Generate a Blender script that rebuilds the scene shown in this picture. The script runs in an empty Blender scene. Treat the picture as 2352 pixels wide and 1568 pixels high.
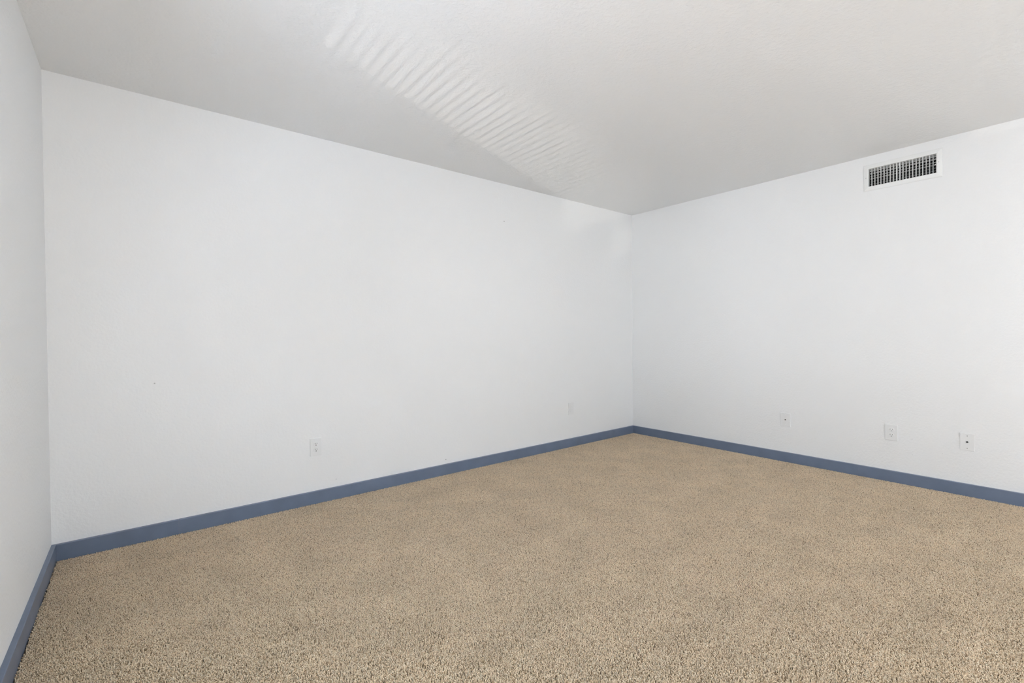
import bpy, bmesh, math, random
import numpy as np
from mathutils import Vector, Matrix

# ------------------------------------------------------------------ scene, camera, world, lights
scene = bpy.context.scene
C = scene.collection
random.seed(7)
RNG = np.random.default_rng(11)

W, D, H = 4.702, 6.4, 2.44           # room: x -W..0, y -D..0, z 0..H  (carpet tips at z = 0)
T = 0.12                             # wall thickness
PX_F = 1073.12                       # focal length in pixels of the 2352 px wide frame

yaw, pitch, roll = (math.radians(a) for a in (38.717, -0.73, -0.522))
F = Vector((math.sin(yaw)*math.cos(pitch), math.cos(yaw)*math.cos(pitch), math.sin(pitch)))
rt = Vector((math.cos(yaw), -math.sin(yaw), 0.0)); up = rt.cross(F)
Rv = rt*math.cos(roll) + up*math.sin(roll); Uv = -rt*math.sin(roll) + up*math.cos(roll)
cam_d = bpy.data.cameras.new('camera'); cam = bpy.data.objects.new('camera', cam_d); C.objects.link(cam)
cam_d.sensor_width = 36.0; cam_d.lens = PX_F*36.0/2352.0; cam_d.clip_start = 0.05
M = Matrix((Rv, Uv, -F)).transposed().to_4x4(); M.translation = (-4.3514, -3.258, 1.1058)
cam.matrix_world = M
scene.camera = cam

world = bpy.data.worlds.new('world'); scene.world = world; world.use_nodes = True
world.node_tree.nodes['Background'].inputs[0].default_value = (0.86, 0.93, 1.0, 1)
world.node_tree.nodes['Background'].inputs[1].default_value = 0.6

vs = scene.view_settings
vs.view_transform = 'Standard'; vs.look = 'None'; vs.gamma = 1.0; vs.use_curve_mapping = False
vs.exposure = 0.18

# window in the left wall, just outside the frame; daylight comes in through its blind
WIN_Y0, WIN_Y1, WIN_Z0, WIN_Z1 = -3.35, -1.46, 0.90, 2.06
# unseen bare window added further back in the left wall to let sun in
W3_Y0, W3_Y1, W3_Z0, W3_Z1 = -6.2, -3.95, 0.06, 2.20
# unseen glazed opening added in the right wall to brighten the left wall
W4_Y0, W4_Y1, W4_Z0, W4_Z1 = -6.0, -4.5, 0.02, 2.06
# unseen opening added in the front wall for light from behind the camera
WF_X0, WF_X1, WF_Z0, WF_Z1 = -3.1, -1.1, 0.02, 2.06

def area(name, loc, direction, sx, sy, power, color):
    d = bpy.data.lights.new(name, 'AREA'); d.shape = 'RECTANGLE'; d.size = sx; d.size_y = sy
    d.energy = power; d.color = color
    o = bpy.data.objects.new(name, d); C.objects.link(o)
    o.location = loc; o.rotation_euler = Vector(direction).to_track_quat('-Z', 'Y').to_euler()
    return o
SKY = (0.902, 0.962, 1.035)
area('daylight_left_window', (-W-T-0.10, (WIN_Y0+WIN_Y1)/2, (WIN_Z0+WIN_Z1)/2), (1, 0, 0),
     WIN_Y1-WIN_Y0+0.1, WIN_Z1-WIN_Z0+0.1, 8.0, SKY)
area('bright_sky_left', (-W-T-4.0, -3.4, 1.4), (1, 0, 0), 3.4, 3.0, 315.0, SKY)
area('fill_front_opening', ((WF_X0+WF_X1)/2, -D-T-0.10, (WF_Z0+WF_Z1)/2), (0, 1, 0),
     WF_X1-WF_X0+0.1, WF_Z1-WF_Z0+0.1, 60.0, SKY)  # fill lamp added outside the made-up front opening

area('fill_right_opening', (T+0.10, (W4_Y0+W4_Y1)/2, 1.04), (-1, 0, 0), W4_Y1-W4_Y0+0.1, 2.1, 45.0, SKY)  # added fill lamp, lifts the left wall from the right

# the sun comes in through the added bare window behind the camera and lies on the carpet there
sun_d = bpy.data.lights.new('sun', 'SUN'); sun_d.energy = 88.0; sun_d.angle = math.radians(0.6); sun_d.color = (0.795, 0.935, 1.19)
sun = bpy.data.objects.new('sun', sun_d); C.objects.link(sun)
sun.rotation_euler = Vector((0.6, 0.8, -1.0)).to_track_quat('-Z', 'Y').to_euler()

# sunlight thrown up from car windscreens in the lot below, low through the left blind
def glint(name, tan_az, tan_el, power, y_aim, z_aim, size, blend, soft):
    dirv = Vector((1.0, tan_az, tan_el)).normalized()
    d = bpy.data.lights.new(name, 'SPOT'); d.energy = power; d.color = (1.0, 0.97, 0.90)
    d.spot_size = math.radians(size); d.spot_blend = blend; d.shadow_soft_size = soft
    o = bpy.data.objects.new(name, d); C.objects.link(o)
    o.location = Vector((-W, y_aim, z_aim)) - dirv*14.0; o.rotation_euler = dirv.to_track_quat('-Z', 'Y').to_euler()
glint('sun_glint_near', 0.403, 0.353, 3600.0, -1.55, 1.45, 5.6, 0.8, 0.011)
glint('sun_glint_far', 0.356, 0.200, 2500.0, -1.27, 1.30, 2.5, 0.25, 0.004)
glint('sun_glint_side', -0.262, 0.310, 1200.0, -1.60, 1.1, 4.0, 0.7, 0.006)

# ------------------------------------------------------------------ materials
def mat(name, color, rough=0.6, spec=0.5, metal=0.0):
    m = bpy.data.materials.new(name); m.use_nodes = True
    b = m.node_tree.nodes['Principled BSDF']
    b.inputs['Base Color'].default_value = (*color, 1); b.inputs['Roughness'].default_value = rough
    b.inputs['Specular IOR Level'].default_value = spec; b.inputs['Metallic'].default_value = metal
    return m
def N(m, kind, **kw):
    n = m.node_tree.nodes.new(kind)
    for k, v in kw.items(): setattr(n, k, v)
    return n
def L(m, a, b): m.node_tree.links.new(a, b)

def painted_wall(name, color, marks=(), bump=1.0, scale=70.0, rough=0.55, dist=0.0016, spec=0.35):
    """orange-peel sprayed drywall; marks are small scuffs and nail holes of the paint itself"""
    m = mat(name, color, rough, spec)
    b = m.node_tree.nodes['Principled BSDF']
    geo = N(m, 'ShaderNodeNewGeometry')
    n1 = N(m, 'ShaderNodeTexNoise'); n1.inputs['Scale'].default_value = scale
    n1.inputs['Detail'].default_value = 2.0; n1.inputs['Roughness'].default_value = 0.55
    n2 = N(m, 'ShaderNodeTexNoise'); n2.inputs['Scale'].default_value = scale*0.33; n2.inputs['Detail'].default_value = 2.0
    L(m, geo.outputs['Position'], n1.inputs['Vector']); L(m, geo.outputs['Position'], n2.inputs['Vector'])
    mx = N(m, 'ShaderNodeMath', operation='MULTIPLY_ADD'); mx.inputs[1].default_value = 0.6
    L(m, n2.outputs['Fac'], mx.inputs[0]); L(m, n1.outputs['Fac'], mx.inputs[2])
    bp = N(m, 'ShaderNodeBump'); bp.inputs['Strength'].default_value = bump; bp.inputs['Distance'].default_value = dist
    L(m, mx.outputs[0], bp.inputs['Height']); L(m, bp.outputs['Normal'], b.inputs['Normal'])
    col = None
    rgb = N(m, 'ShaderNodeRGB'); rgb.outputs[0].default_value = (*color, 1); col = rgb.outputs[0]
    for (p, r, c) in marks:
        vm = N(m, 'ShaderNodeVectorMath', operation='DISTANCE'); vm.inputs[1].default_value = p
        L(m, geo.outputs['Position'], vm.inputs[0])
        mr = N(m, 'ShaderNodeMapRange'); mr.inputs['From Min'].default_value = r*0.4; mr.inputs['From Max'].default_value = r
        mr.inputs['To Min'].default_value = 1.0; mr.inputs['To Max'].default_value = 0.0
        L(m, vm.outputs['Value'], mr.inputs['Value'])
        mix = N(m, 'ShaderNodeMix', data_type='RGBA'); L(m, mr.outputs['Result'], mix.inputs['Factor'])
        L(m, col, mix.inputs['A']); mix.inputs['B'].default_value = (*c, 1)
        col = mix.outputs['Result']
    L(m, col, b.inputs['Base Color'])
    return m

WHITE = (0.92, 0.92, 0.915)
m_wall_back = painted_wall('wall_paint_back', WHITE, [
    ((-1.816, 0, 2.112), 0.006, (0.45, 0.44, 0.42)), ((-2.432, 0, 0.115), 0.006, (0.42, 0.42, 0.45)),
    ((-4.281, 0, 0.859), 0.005, (0.5, 0.5, 0.5)), ((-3.30, 0, 0.13), 0.004, (0.6, 0.6, 0.62))])
m_wall_right = painted_wall('wall_paint_right', WHITE, [
    ((0, -2.436, 0.33), 0.004, (0.78, 0.78, 0.78)), ((0, -2.44, 0.22), 0.003, (0.78, 0.78, 0.78)),
    ((0, -2.60, 0.26), 0.003, (0.76, 0.76, 0.76))])
m_wall = painted_wall('wall_paint', WHITE)
m_ceiling = painted_wall('ceiling_paint', (0.92, 0.92, 0.915), [((-2.426, -1.888, H), 0.005, (0.95, 0.95, 0.95))],
                         bump=1.0, scale=60.0, dist=0.002, rough=0.75)
m_white = mat('white_plastic', (0.885, 0.885, 0.878), 0.35)
m_painted = mat('painted_over_plastic', (0.885, 0.885, 0.88), 0.5)
m_slot_shade = mat('slot_shade', (0.03, 0.028, 0.025), 0.7, 0.2)  # near-black colour paints the shade inside the outlet slots
m_vent = mat('vent_enamel', (0.90, 0.90, 0.885), 0.4)
m_duct = mat('duct_sheet_metal', (0.06, 0.058, 0.055), 0.6, 0.3)
m_blade = mat('vent_blade_grey', (0.62, 0.61, 0.59), 0.6)  # grey base colour, darker than the grille enamel
m_screw = mat('screw_grey', (0.40, 0.40, 0.39), 0.45)
m_coax = mat('coax_metal', (0.10, 0.10, 0.10), 0.4, 0.5, 0.6)
m_frame = mat('window_vinyl', (0.85, 0.85, 0.84), 0.4)
m_slat = mat('blind_slat', (0.85, 0.85, 0.83), 0.45)

m_board = mat('slate_blue_paint', (0.145, 0.183, 0.26), 0.36, 0.5)
def _board():
    m = m_board; b = m.node_tree.nodes['Principled BSDF']
    geo = N(m, 'ShaderNodeNewGeometry')
    n = N(m, 'ShaderNodeTexNoise'); n.inputs['Scale'].default_value = 9.0; n.inputs['Detail'].default_value = 4.0
    L(m, geo.outputs['Position'], n.inputs['Vector'])
    r = N(m, 'ShaderNodeValToRGB')
    r.color_ramp.elements[0].position = 0.3; r.color_ramp.elements[0].color = (0.145, 0.182, 0.258, 1)
    r.color_ramp.elements[1].position = 0.75; r.color_ramp.elements[1].color = (0.170, 0.213, 0.302, 1)
    L(m, n.outputs['Fac'], r.inputs['Fac']); L(m, r.outputs['Color'], b.inputs['Base Color'])
    n2 = N(m, 'ShaderNodeTexNoise'); n2.inputs['Scale'].default_value = 160.0
    L(m, geo.outputs['Position'], n2.inputs['Vector'])
    bp = N(m, 'ShaderNodeBump'); bp.inputs['Strength'].default_value = 0.12; bp.inputs['Distance'].default_value = 0.001
    L(m, n2.outputs['Fac'], bp.inputs['Height']); L(m, bp.outputs['Normal'], b.inputs['Normal'])
_board()

m_pile = mat('carpet_yarn', (0.5, 0.4, 0.3), 0.95, 0.1)
def _pile():
    m = m_pile; b = m.node_tree.nodes['Principled BSDF']
    at = N(m, 'ShaderNodeAttribute', attribute_name='shade')
    r = N(m, 'ShaderNodeValToRGB'); e = r.color_ramp.elements
    e[0].position = 0.0; e[0].color = (0.34, 0.23, 0.125, 1)
    e[1].position = 1.0; e[1].color = (0.99, 0.85, 0.66, 1)
    x = e.new(0.30); x.color = (0.86, 0.65, 0.435, 1)
    x = e.new(0.65); x.color = (0.975, 0.785, 0.57, 1)
    L(m, at.outputs['Fac'], r.inputs['Fac'])
    geo = N(m, 'ShaderNodeNewGeometry')
    n = N(m, 'ShaderNodeTexNoise'); n.inputs['Scale'].default_value = 4.5; n.inputs['Detail'].default_value = 3.0
    L(m, geo.outputs['Position'], n.inputs['Vector'])
    mr = N(m, 'ShaderNodeMapRange'); mr.inputs['From Min'].default_value = 0.3; mr.inputs['From Max'].default_value = 0.7
    mr.inputs['To Min'].default_value = 0.90; mr.inputs['To Max'].default_value = 1.06
    L(m, n.outputs['Fac'], mr.inputs['Value'])
    mul = N(m, 'ShaderNodeVectorMath', operation='SCALE')
    L(m, r.outputs['Color'], mul.inputs[0]); L(m, mr.outputs['Result'], mul.inputs['Scale'])
    L(m, mul.outputs['Vector'], b.inputs['Base Color'])
    b.inputs['Sheen Weight'].default_value = 0.5; b.inputs['Sheen Roughness'].default_value = 0.5
    b.inputs['Sheen Tint'].default_value = (1.0, 0.86, 0.66, 1)
_pile()
m_backing = mat('carpet_backing', (0.25, 0.19, 0.12), 0.95, 0.1)

m_glass = bpy.data.materials.new('window_glass'); m_glass.use_nodes = True
def _glass():
    nt = m_glass.node_tree; nt.nodes.clear()
    o = nt.nodes.new('ShaderNodeOutputMaterial'); mx = nt.nodes.new('ShaderNodeMixShader')
    t = nt.nodes.new('ShaderNodeBsdfTransparent'); g = nt.nodes.new('ShaderNodeBsdfGlossy')
    g.inputs['Roughness'].default_value = 0.02; mx.inputs[0].default_value = 0.06
    nt.links.new(t.outputs[0], mx.inputs[1]); nt.links.new(g.outputs[0], mx.inputs[2]); nt.links.new(mx.outputs[0], o.inputs[0])
_glass()

# ------------------------------------------------------------------ helpers
def box(bm, x0, x1, y0, y1, z0, z1):
    v = [bm.verts.new(p) for p in ((x0,y0,z0),(x1,y0,z0),(x1,y1,z0),(x0,y1,z0),(x0,y0,z1),(x1,y0,z1),(x1,y1,z1),(x0,y1,z1))]
    for f in ((3,2,1,0),(4,5,6,7),(0,1,5,4),(1,2,6,5),(2,3,7,6),(3,0,4,7)): bm.faces.new([v[i] for i in f])
    return v
def obj(name, bm, m, parent=None, smooth=False):
    me = bpy.data.meshes.new(name)
    if isinstance(bm, bpy.types.Mesh): me = bm
    else: bm.to_mesh(me); bm.free()
    if m and not me.materials: me.materials.append(m)
    if smooth:
        for p in me.polygons: p.use_smooth = True
    o = bpy.data.objects.new(name, me); C.objects.link(o)
    if parent: o.parent = parent
    return o
def tag(o, label=None, cat=None, group=None, kind=None):
    for k, v in (('label', label), ('category', cat), ('group', group), ('kind', kind)):
        if v: o[k] = v
    return o
def empty(name, loc, rot=(0, 0, 0)):
    o = bpy.data.objects.new(name, None); C.objects.link(o); o.location = loc; o.rotation_euler = rot
    o.empty_display_size = 0.05
    return o
ROT_BACK = (math.pi/2, 0, 0)               # local x right, y up, z out of the back wall
ROT_RIGHT = (math.pi/2, 0, -math.pi/2)     # the same for the right wall

def panel_with_holes(bm, axis, a0, a1, t0, t1, holes):
    """wall slab along axis 'x' or 'y' with rectangular holes (b0, b1, z0, z1) sorted along the axis"""
    def b(p0, p1, z0, z1):
        if axis == 'x': box(bm, p0, p1, t0, t1, z0, z1)
        else: box(bm, t0, t1, p0, p1, z0, z1)
    zb, zt = -0.10, H+0.10
    cur = a0
    for h in holes:
        b(cur, h[0], zb, zt); b(h[0], h[1], zb, h[2]); b(h[0], h[1], h[3], zt); cur = h[1]
    b(cur, a1, zb, zt)
    bmesh.ops.remove_doubles(bm, verts=bm.verts, dist=1e-6)

# ------------------------------------------------------------------ the room shell
bm = bmesh.new(); box(bm, -W-T, T, -D-T, T, -0.11, -0.012)
tag(obj('floor', bm, m_backing), 'tan carpet backing of the empty room floor', 'floor', kind='structure')
bm = bmesh.new(); box(bm, -W-T, T, -D-T, T, H, H+0.10)
tag(obj('ceiling', bm, m_ceiling), 'flat white lightly textured ceiling', 'ceiling', kind='structure')
bm = bmesh.new(); panel_with_holes(bm, 'x', -W-T, T, 0, T, [])
tag(obj('wall_back', bm, m_wall_back), 'long white textured wall between the two room corners', 'wall', kind='structure')
VENT_Y, VENT_Z = -2.372, 2.2755           # centre of the grille
bm = bmesh.new(); panel_with_holes(bm, 'y', -D, 0, 0, T, [(W4_Y0, W4_Y1, W4_Z0, W4_Z1), (VENT_Y-0.196, VENT_Y+0.196, VENT_Z-0.070, VENT_Z+0.070)])
tag(obj('wall_right', bm, m_wall_right), 'bright white wall on the right with the air vent', 'wall', kind='structure')
bm = bmesh.new(); panel_with_holes(bm, 'y', -D, 0, -W-T, -W, [(W3_Y0, W3_Y1, W3_Z0, W3_Z1), (WIN_Y0, WIN_Y1, WIN_Z0, WIN_Z1)])
tag(obj('wall_left', bm, m_wall), 'narrow slice of white wall at the left edge', 'wall', kind='structure')
bm = bmesh.new(); panel_with_holes(bm, 'x', -W-T, T, -D-T, -D, [(WF_X0, WF_X1, WF_Z0, WF_Z1)])
tag(obj('wall_front', bm, m_wall), 'white wall behind the viewer with an added door opening', 'wall', kind='structure')

# ------------------------------------------------------------------ windows (outside the frame; all but the one with the blind are added for light)
def window(name, along, a0, a1, z0, z1, face, out, label, blind=True):
    """along: 'y' or 'x'; face: coordinate of the room-side wall face; out: -1 (towards outside is negative)"""
    def B(bm, p0, p1, q0, q1, r0, r1):      # along, depth outwards from the face, height
        d0, d1 = sorted((face+out*q0, face+out*q1))
        if along == 'y': box(bm, d0, d1, p0, p1, r0, r1)
        else: box(bm, p0, p1, d0, d1, r0, r1)
    root = empty(name, (0, 0, 0)); tag(root, label, 'window', kind='structure')
    bm = bmesh.new(); fw = 0.045
    B(bm, a0, a0+fw, 0.07, 0.11, z0, z1); B(bm, a1-fw, a1, 0.07, 0.11, z0, z1)
    B(bm, a0+fw, a1-fw, 0.07, 0.11, z0, z0+fw); B(bm, a0+fw, a1-fw, 0.07, 0.11, z1-fw, z1)
    c = (a0+a1)/2; B(bm, c-0.02, c+0.02, 0.07, 0.11, z0+fw, z1-fw)
    obj('window_frame', bm, m_frame, root)
    for p0, p1 in ((a0+fw, c-0.02), (c+0.02, a1-fw)):
        bm = bmesh.new(); B(bm, p0, p1, 0.088, 0.092, z0+fw, z1-fw); obj('pane', bm, m_glass, root)
    if not blind: return root
    bm = bmesh.new(); B(bm, a0+0.01, a1-0.01, 0.012, 0.052, z1-0.035, z1-0.002); obj('headrail', bm, m_slat, root)
    # horizontal mini blind, slats open
    bm = bmesh.new(); ln = a1-a0-0.03
    for k in range(4):
        t0, t1 = -0.0125+0.00625*k, -0.0125+0.00625*(k+1)
        h = lambda t: 0.0022*(1-(t/0.0125)**2)
        v = [(-ln/2, t0, h(t0)), (ln/2, t0, h(t0)), (ln/2, t1, h(t1)), (-ln/2, t1, h(t1))]
        bm.faces.new([bm.verts.new(p) for p in v])
    bmesh.ops.remove_doubles(bm, verts=bm.verts, dist=1e-6)
    me = bpy.data.meshes.new('slat'); bm.to_mesh(me); bm.free(); me.materials.append(m_slat)
    n = int((z1-0.05-z0)/0.0215)
    for i in range(n):
        s = bpy.data.objects.new('slat', me); C.objects.link(s); s.parent = root
        zz = z0+0.02+i*0.0215; tilt = math.radians(-4+random.uniform(-1.5, 1.5))
        if along == 'y':
            s.location = (face+out*0.032, c, zz); s.rotation_euler = (tilt, 0, math.pi/2)
        else:
            s.location = (c, face+out*0.032, zz); s.rotation_euler = (tilt, 0, 0)
    return root
window('window_1', 'y', WIN_Y0, WIN_Y1, WIN_Z0, WIN_Z1, -W, -1, 'white window with an open mini blind in the left wall')
window('added_window_front', 'x', WF_X0, WF_X1, WF_Z0, WF_Z1, -D, -1, 'added white patio door behind the viewer for fill light', blind=False)

window('added_window_right', 'y', W4_Y0, W4_Y1, W4_Z0, W4_Z1, 0.0, 1, 'added glazed white door at the rear of the right wall for fill light', blind=False)
bm = bmesh.new(); box(bm, -6.2, 0.6, -D-T-2.4, -D-T, 2.16, 2.26)  # unseen slab added to block the sun from the front opening
tag(obj('sun_block_roof', bm, m_frame), 'unseen roof slab added to keep the sun out of the patio door', 'roof', kind='structure')
window('added_window_rear_left', 'y', W3_Y0, W3_Y1, W3_Z0, W3_Z1, -W, -1, 'added bare white window at the rear of the left wall for the sun', blind=False)

# ------------------------------------------------------------------ baseboards: square stock with an eased top edge
BH, BT, BE = 0.0805, 0.018, 0.0025
def board(name, p0, p1, normal, parent):
    """p0, p1: ends on the wall line (x, y); normal: into the room"""
    p0, p1, n = Vector((*p0, 0)), Vector((*p1, 0)), Vector((*normal, 0))
    prof = [(0, -0.0115), (BT, -0.0115), (BT, BH-BE), (BT-BE*0.3, BH-BE*0.3), (BT-BE, BH), (0, BH)]
    bm = bmesh.new(); rings = []
    for p in (p0, p1): rings.append([bm.verts.new(p+n*a+Vector((0, 0, z))) for a, z in prof])
    k = len(prof)
    for i in range(k): bm.faces.new((rings[0][i], rings[0][(i+1) % k], rings[1][(i+1) % k], rings[1][i]))
    bm.faces.new(rings[0][::-1]); bm.faces.new(rings[1])
    bmesh.ops.recalc_face_normals(bm, faces=bm.faces)
    return obj(name, bm, m_board, parent)
r = tag(empty('baseboard_back', (-W/2, 0, 0)), 'slate blue baseboard along the long white wall', 'baseboard', kind='structure')
for a, b in ((-W, -4.1843), (-4.1837, 0)):
    o = board('board', (a+W/2, 0), (b+W/2, 0), (0, -1), r)
r = tag(empty('baseboard_right', (0, -D/2, 0)), 'blue baseboard below the vent and cable plates', 'baseboard', kind='structure')
for a, b in ((-BT, -2.1126), (-2.1131, -D)):
    board('board', (0, a+D/2), (0, b+D/2), (-1, 0), r)
r = tag(empty('baseboard_left', (-W, -D/2, 0)), 'grey blue baseboard running down the left edge', 'baseboard', kind='structure')
board('board', (0, -BT+D/2), (0, -D/2), (1, 0), r)
r = tag(empty('baseboard_front', (-W/2, -D, 0)), 'blue baseboard behind the viewer', 'baseboard', kind='structure')
board('board', (-W/2+BT, 0), (W/2-BT, 0), (0, 1), r)

# ------------------------------------------------------------------ carpet pile
def carpet():
    S, NV, NT = 0.206, 8, 3140               # patch size, variants, tufts per patch
    verts, faces, shade, variant = [], [], [], []
    k = 0; off = 0; SIDES = 3
    allv, allf, alls, allvar = [], [], [], []
    for v in range(NV):
        g = int(math.sqrt(NT)); cell = S/g
        gx, gy = np.meshgrid(np.arange(g), np.arange(g))
        n = g*g
        x = (gx.ravel()+0.5)*cell-S/2 + RNG.uniform(-.48, .48, n)*cell
        y = (gy.ravel()+0.5)*cell-S/2 + RNG.uniform(-.48, .48, n)*cell
        az = RNG.uniform(0, 2*np.pi, n); lean = np.abs(RNG.normal(0.0048, 0.0024, n)).clip(0, 0.008)
        hgt = RNG.normal(0.0122, 0.0009, n).clip(0.0095, 0.0142)
        rad = RNG.uniform(0.0012, 0.0019, n); tw = RNG.uniform(0, 2*np.pi, n)
        sh = RNG.beta(1.0, 0.8, n)
        dx, dy = np.cos(az), np.sin(az)
        # spine: base, middle, top, tip
        lev = [(-0.012, 0.0, 0.8), (0.55, 0.35, 1.0), (0.92, 0.85, 1.05), (1.0, 1.08, 0.35)]
        P = np.zeros((n, 4, SIDES, 3))
        for li, (hz, ln, rr) in enumerate(lev):
            cz = -0.0125 + (hgt*hz if li else 0.0)
            cx, cy = x+dx*lean*ln, y+dy*lean*ln
            for s in range(SIDES):
                a = tw + 2*np.pi*s/SIDES + li*0.5
                P[:, li, s, 0] = cx+np.cos(a)*rad*rr; P[:, li, s, 1] = cy+np.sin(a)*rad*rr
                P[:, li, s, 2] = cz - 0.25*rad*np.cos(a-az)*(ln > 0.3)*1.6
        vv = P.reshape(-1, 3); vv[:, 0] = vv[:, 0].clip(-S/2-0.004, S/2+0.004); vv[:, 1] = vv[:, 1].clip(-S/2-0.004, S/2+0.004)
        base = np.arange(n)*4*SIDES
        fl = []
        for li in range(3):
            for s in range(SIDES):
                s2 = (s+1) % SIDES
                fl.append(np.stack([base+li*SIDES+s, base+li*SIDES+s2, base+(li+1)*SIDES+s2, base+(li+1)*SIDES+s], 1))
        q = np.concatenate(fl)
        tip = np.stack([base+9, base+10, base+11, base+11], 1)
        allv.append(vv); allf.append((q+off, tip[:, :3]+off)); off += len(vv)
        alls.append(np.repeat(sh, 4*SIDES)); allvar.append((np.full(len(q), v), np.full(len(tip), v)))
    V = np.concatenate(allv)
    quads = np.concatenate([f[0] for f in allf]); tris = np.concatenate([f[1] for f in allf])
    me = bpy.data.meshes.new('carpet_pile')
    me.vertices.add(len(V)); me.vertices.foreach_set('co', V.ravel())
    nl = len(quads)*4+len(tris)*3
    me.loops.add(nl); me.loops.foreach_set('vertex_index', np.concatenate([quads.ravel(), tris.ravel()]).astype(np.int32))
    me.polygons.add(len(quads)+len(tris))
    starts = np.concatenate([np.arange(len(quads))*4, len(quads)*4+np.arange(len(tris))*3]).astype(np.int32)
    me.polygons.foreach_set('loop_start', starts)
    me.update(calc_edges=True); me.validate()
    a = me.attributes.new('shade', 'FLOAT', 'POINT'); a.data.foreach_set('value', np.concatenate(alls).astype(np.float32))
    var = np.concatenate([np.concatenate([x[0] for x in allvar]), np.concatenate([x[1] for x in allvar])]).astype(np.int32)
    a = me.attributes.new('variant', 'INT', 'FACE'); a.data.foreach_set('value', var)
    me.polygons.foreach_set('use_smooth', np.ones(len(var), dtype=bool))
    me.materials.append(m_pile)
    o = bpy.data.objects.new('carpet_pile', me); C.objects.link(o)
    x0, x1, y0, y1 = -W+BT+0.004, -BT-0.003, -D+BT+0.003, -BT-0.003
    o.location = ((x0+x1)/2, (y0+y1)/2, 0)
    P = 0.199
    nx, ny = round((x1-x0)/P), round((y1-y0)/P)
    ng = bpy.data.node_groups.new('carpet_patches', 'GeometryNodeTree')
    ng.interface.new_socket('Geometry', in_out='INPUT', socket_type='NodeSocketGeometry')
    ng.interface.new_socket('Geometry', in_out='OUTPUT', socket_type='NodeSocketGeometry')
    nn, lk = ng.nodes, ng.links
    gi, go = nn.new('NodeGroupInput'), nn.new('NodeGroupOutput')
    sp = nn.new('GeometryNodeSplitToInstances'); sp.domain = 'FACE'
    na = nn.new('GeometryNodeInputNamedAttribute'); na.data_type = 'INT'; na.inputs['Name'].default_value = 'variant'
    lk.new(gi.outputs[0], sp.inputs['Geometry']); lk.new(na.outputs['Attribute'], sp.inputs['Group ID'])
    gr = nn.new('GeometryNodeMeshGrid')
    gr.inputs['Size X'].default_value = (x1-x0)-S; gr.inputs['Size Y'].default_value = (y1-y0)-S
    gr.inputs['Vertices X'].default_value = nx; gr.inputs['Vertices Y'].default_value = ny
    ip = nn.new('GeometryNodeInstanceOnPoints'); ip.inputs['Pick Instance'].default_value = True
    ri = nn.new('FunctionNodeRandomValue'); ri.data_type = 'INT'
    ri.inputs[4].default_value = 0; ri.inputs[5].default_value = NV-1; ri.inputs['Seed'].default_value = 3
    rr = nn.new('FunctionNodeRandomValue'); rr.data_type = 'INT'
    rr.inputs[4].default_value = 0; rr.inputs[5].default_value = 3; rr.inputs['Seed'].default_value = 9
    mu = nn.new('ShaderNodeMath'); mu.operation = 'MULTIPLY'; mu.inputs[1].default_value = math.pi/2
    cx = nn.new('ShaderNodeCombineXYZ')
    lk.new(rr.outputs[2], mu.inputs[0]); lk.new(mu.outputs[0], cx.inputs['Z'])
    lk.new(gr.outputs['Mesh'], ip.inputs['Points']); lk.new(sp.outputs['Instances'], ip.inputs['Instance'])
    lk.new(ri.outputs[2], ip.inputs['Instance Index']); lk.new(cx.outputs[0], ip.inputs['Rotation'])
    lk.new(ip.outputs['Instances'], go.inputs[0])
    md = o.modifiers.new('patches', 'NODES'); md.node_group = ng
    return o
tag(carpet(), 'beige brown cut pile carpet covering the whole floor', 'carpet', kind='stuff')

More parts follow.
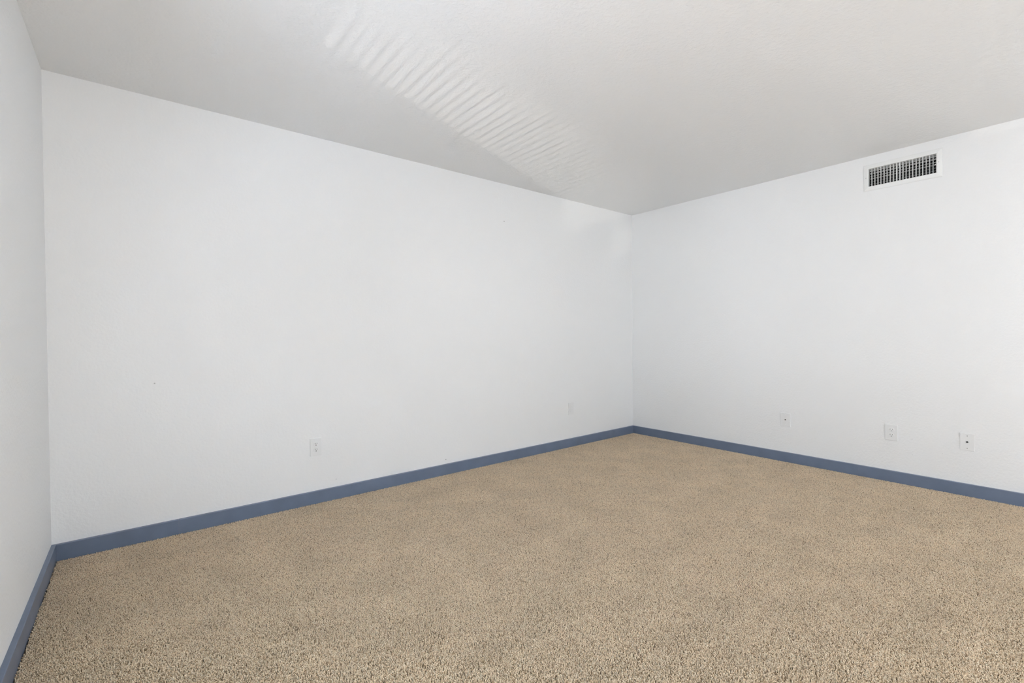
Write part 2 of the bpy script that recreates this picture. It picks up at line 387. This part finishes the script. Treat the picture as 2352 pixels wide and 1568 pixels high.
# ------------------------------------------------------------------ air vent on the right wall
def vent():
    root = empty('air_vent', (0, VENT_Y, VENT_Z), ROT_RIGHT)
    tag(root, 'white rectangular air vent grille high on the right wall', 'air vent')
    ow, oh, iw, ih = 0.448/2, 0.197/2, 0.385/2, 0.132/2
    loops = [(ow, oh, 0.0), (ow, oh, 0.0025), (ow-0.003, oh-0.003, 0.0045), (iw+0.006, ih+0.006, 0.0085),
             (iw+0.001, ih+0.001, 0.0080), (iw, ih, 0.006), (iw, ih, -0.03), (iw+0.0025, ih+0.0025, -0.03), (iw+0.0025, ih+0.0025, 0.0)]
    bm = bmesh.new(); rings = [[bm.verts.new((sx*a, sy*b, n)) for sx, sy in ((-1,-1),(1,-1),(1,1),(-1,1))] for a, b, n in loops]
    k = len(rings)
    for i in range(k):
        A, B = rings[i], rings[(i+1) % k]
        for j in range(4): bm.faces.new((A[j], A[(j+1) % 4], B[(j+1) % 4], B[j]))
    bmesh.ops.recalc_face_normals(bm, faces=bm.faces)
    obj('frame', bm, m_vent, root)
    # duct box behind, open to the front
    bm = bmesh.new(); v = box(bm, -iw-0.002, iw+0.002, -ih-0.002, ih+0.002, -0.25, -0.031)
    fr = [f for f in bm.faces if all(abs(x.co.z+0.031) < 1e-6 for x in f.verts)]; bmesh.ops.delete(bm, geom=fr, context='FACES_ONLY')
    obj('duct', bm, m_duct, root)
    # vertical louvers in front: thin airfoil fins
    n = 20
    bm = bmesh.new(); L2 = ih-0.0003
    prof = [(0, 0.0), (0.0008, -0.003), (0.0009, -0.010), (0.0004, -0.018), (-0.0004, -0.018), (-0.0007, -0.010), (-0.0006, -0.003)]
    r0 = [bm.verts.new((a, -L2, z)) for a, z in prof]; r1 = [bm.verts.new((a, L2, z)) for a, z in prof]; q = len(prof)
    for i in range(q): bm.faces.new((r0[i], r0[(i+1) % q], r1[(i+1) % q], r1[i]))
    bm.faces.new(r0[::-1]); bm.faces.new(r1); bmesh.ops.recalc_face_normals(bm, faces=bm.faces)
    me = bpy.data.meshes.new('louver'); bm.to_mesh(me); bm.free(); me.materials.append(m_vent)
    for i in range(n):
        o = bpy.data.objects.new('louver', me); C.objects.link(o); o.parent = root
        o.location = (-iw+2*iw*(i+1)/(n+1)-0.001, 0, 0.004)
        # degrees off the line of sight: the middle pair is bent open, the rest stand nearly straight
        a = {8: 13, 9: 12, 4: 5, 6: 6, 7: 5, 10: 7, 13: 4, 14: 5}.get(i, random.uniform(0, 3.5))
        u = -iw+2*iw*(i+1)/(n+1)
        o.rotation_euler = (0, -math.radians(8.0)-math.radians(a), 0)
    # horizontal blades behind
    bm = bmesh.new(); box(bm, -iw+0.0005, iw-0.0005, -0.0006, 0.0006, -0.020, 0.0)
    me = bpy.data.meshes.new('blade'); bm.to_mesh(me); bm.free(); me.materials.append(m_blade)
    nb = 6
    for i in range(nb):
        o = bpy.data.objects.new('blade', me); C.objects.link(o); o.parent = root
        o.location = (0, ih-2*ih*(i+1)/(nb+1)+0.002, -0.020)
        o.rotation_euler = (math.radians([52, 46, 30, 34, 14, 10][i]), 0, 0)
    # damper lever
    bm = bmesh.new(); box(bm, 0.1845, 0.1895, -0.012, -0.004, -0.004, 0.006)
    bmesh.ops.bevel(bm, geom=bm.edges[:], offset=0.001, segments=1, affect='EDGES'); obj('damper_lever', bm, m_white, root)
    for u, vv in ((-0.2085, 0.002), (0.2055, 0.004)):
        bm = bmesh.new(); bmesh.ops.create_cone(bm, cap_ends=True, segments=16, radius1=0.0032, radius2=0.0022, depth=0.0016)
        o = obj('screw', bm, m_screw, root); o.location = (u, vv, 0.0068)
vent()

# ------------------------------------------------------------------ wall plates
def plate_mesh(w, h, t, bev):
    bm = bmesh.new(); box(bm, -w/2, w/2, -h/2, h/2, 0, t)
    ed = [e for e in bm.edges if all(v.co.z > t/2 for v in e.verts)]
    bmesh.ops.bevel(bm, geom=ed, offset=bev, segments=3, profile=0.6, affect='EDGES')
    return bm
def pockets():
    """cutters of one duplex outlet: (centre u, centre v, half u, half v, kind)"""
    out = []
    for cv in (0.0195, -0.0195):
        out += [(-0.0064, cv+0.0045, 0.0011, 0.0044, 's'), (0.0064, cv+0.0045, 0.0011, 0.0036, 's'), (0, cv-0.0070, 0.0027, 0.0027, 'g')]
    return out
def cut(o, depth0, depth1, dark):
    bm = bmesh.new()
    for u, v, a, b, k in pockets():
        if k == 's': box(bm, u-a, u+a, v-b, v+b, depth0, depth1)
        else:
            r = bmesh.ops.create_cone(bm, cap_ends=True, segments=14, radius1=a, radius2=a, depth=depth1-depth0)
            bmesh.ops.translate(bm, verts=r['verts'], vec=(u, v, (depth0+depth1)/2))
    bmesh.ops.recalc_face_normals(bm, faces=bm.faces)
    cme = bpy.data.meshes.new('tmp'); bm.to_mesh(cme); bm.free()
    co = bpy.data.objects.new('tmp', cme); C.objects.link(co)
    loc, rot, par = o.location.copy(), o.rotation_euler.copy(), o.parent
    o.parent = None; o.location = (0, 0, 0); o.rotation_euler = (0, 0, 0)
    md = o.modifiers.new('cut', 'BOOLEAN'); md.operation = 'DIFFERENCE'; md.object = co; md.solver = 'EXACT'
    dg = bpy.context.evaluated_depsgraph_get(); dg.update()
    me = bpy.data.meshes.new_from_object(o.evaluated_get(dg))
    o.modifiers.clear(); old = o.data; o.data = me; bpy.data.meshes.remove(old)
    bpy.data.objects.remove(co); bpy.data.meshes.remove(cme)
    o.parent, o.location, o.rotation_euler = par, loc, rot
    if dark:
        me.materials.append(m_slot_shade)
        for p in me.polygons:
            c = p.center
            if c.z < 0.0065 and any(abs(c.x-u) <= a+1e-5 and abs(c.y-v) <= b+1e-5 for u, v, a, b, k in pockets()) and c.z > depth0-1e-5:
                p.material_index = 1
    return o
def receptacle_mesh(cv):
    bm = bmesh.new(); ring = []
    R_, hh = 0.0172, 0.0140
    pts = []
    for i in range(48):
        a = 2*math.pi*i/48; pts.append((R_*math.cos(a), max(-hh, min(hh, R_*math.sin(a)))))
    lo = [bm.verts.new((x, y+cv, 0.001)) for x, y in pts]; mid = [bm.verts.new((x, y+cv, 0.0066)) for x, y in pts]
    hi = [bm.verts.new((x*0.965, y*0.965+cv, 0.0072)) for x, y in pts]
    n = len(pts)
    for A, B in ((lo, mid), (mid, hi)):
        for i in range(n): bm.faces.new((A[i], A[(i+1) % n], B[(i+1) % n], B[i]))
    bm.faces.new(hi); bm.faces.new(lo[::-1])
    bmesh.ops.remove_doubles(bm, verts=bm.verts, dist=1e-6)
    bmesh.ops.recalc_face_normals(bm, faces=bm.faces)
    return bm
def screw(root, v, m, r=0.0030, z=0.0062):
    bm = bmesh.new(); bmesh.ops.create_cone(bm, cap_ends=True, segments=18, radius1=r, radius2=r*0.8, depth=0.0012)
    o = obj('screw', bm, m, root); o.location = (0, v, z); return o
def outlet(loc, rot, label, painted=False, tilt=0.0):
    root = empty('electrical_outlet', loc, rot)
    tag(root, label, 'outlet', group='duplex outlets along the walls')
    m = m_painted if painted else m_white
    d0 = 0.0052 if painted else 0.0012
    p = obj('plate', plate_mesh(0.0735, 0.116, 0.0056, 0.0022), m, root)
    if not painted: cut(p, d0, 0.02, True)
    for cv in (0.0195, -0.0195):
        r_ = obj('receptacle', receptacle_mesh(cv), m, root); cut(r_, d0, 0.02, not painted)
    screw(root, 0.0, m, z=0.0058)
    return root
outlet((-3.431, 0, 0.3735), ROT_BACK, 'white duplex outlet with dark slots on the long wall near the left')
outlet((-0.998, 0, 0.3745), ROT_BACK, 'small painted over duplex outlet on the long wall near the far corner', painted=True)
outlet((0, -2.318, 0.3625), ROT_RIGHT, 'white duplex outlet with dark slots between the two cable plates')

def cable_plate(loc, rot, label, screw_mat, w=0.073, ring=True):
    root = empty('cable_wall_plate', loc, rot)
    tag(root, label, 'wall plate', group='coaxial cable plates on the right wall')
    obj('plate', plate_mesh(w, 0.115, 0.0052, 0.0018), m_white, root)
    jack = empty('coax_jack', (0, 0, 0)); jack.parent = root
    bm = bmesh.new(); bmesh.ops.create_cone(bm, cap_ends=True, segments=6, radius1=0.0064, radius2=0.0064, depth=0.002)
    bmesh.ops.translate(bm, verts=bm.verts, vec=(0, 0, 0.0062)); obj('hex_nut', bm, m_screw if ring else m_coax, jack)
    bm = bmesh.new(); prof = [(0.0046, 0.0070)]
    for i in range(3): prof += [(0.0047, 0.0074+i*0.0013), (0.0041, 0.0080+i*0.0013)]
    prof += [(0.0030, 0.0112), (0.0012, 0.0110), (0.0012, 0.0090)]
    rings = [[bm.verts.new((r_*math.cos(2*math.pi*j/16), r_*math.sin(2*math.pi*j/16), z)) for j in range(16)] for r_, z in prof]
    for A, B in zip(rings, rings[1:]):
        for j in range(16): bm.faces.new((A[j], A[(j+1) % 16], B[(j+1) % 16], B[j]))
    bm.faces.new(rings[-1]); bm.faces.new(rings[0][::-1]); bmesh.ops.recalc_face_normals(bm, faces=bm.faces)
    obj('threaded_barrel', bm, m_coax, jack)
    for v in (0.0415, -0.0415): screw(root, v, screw_mat, 0.0032, 0.0056)
    return root
cable_plate((0, -1.593, 0.3595), ROT_RIGHT, 'white coaxial cable plate nearest the far corner of the right wall', m_white, 0.079)
cable_plate((0, -2.724, 0.361), ROT_RIGHT, 'white coaxial cable plate with two grey screws near the right edge', m_screw, 0.0715, ring=False)
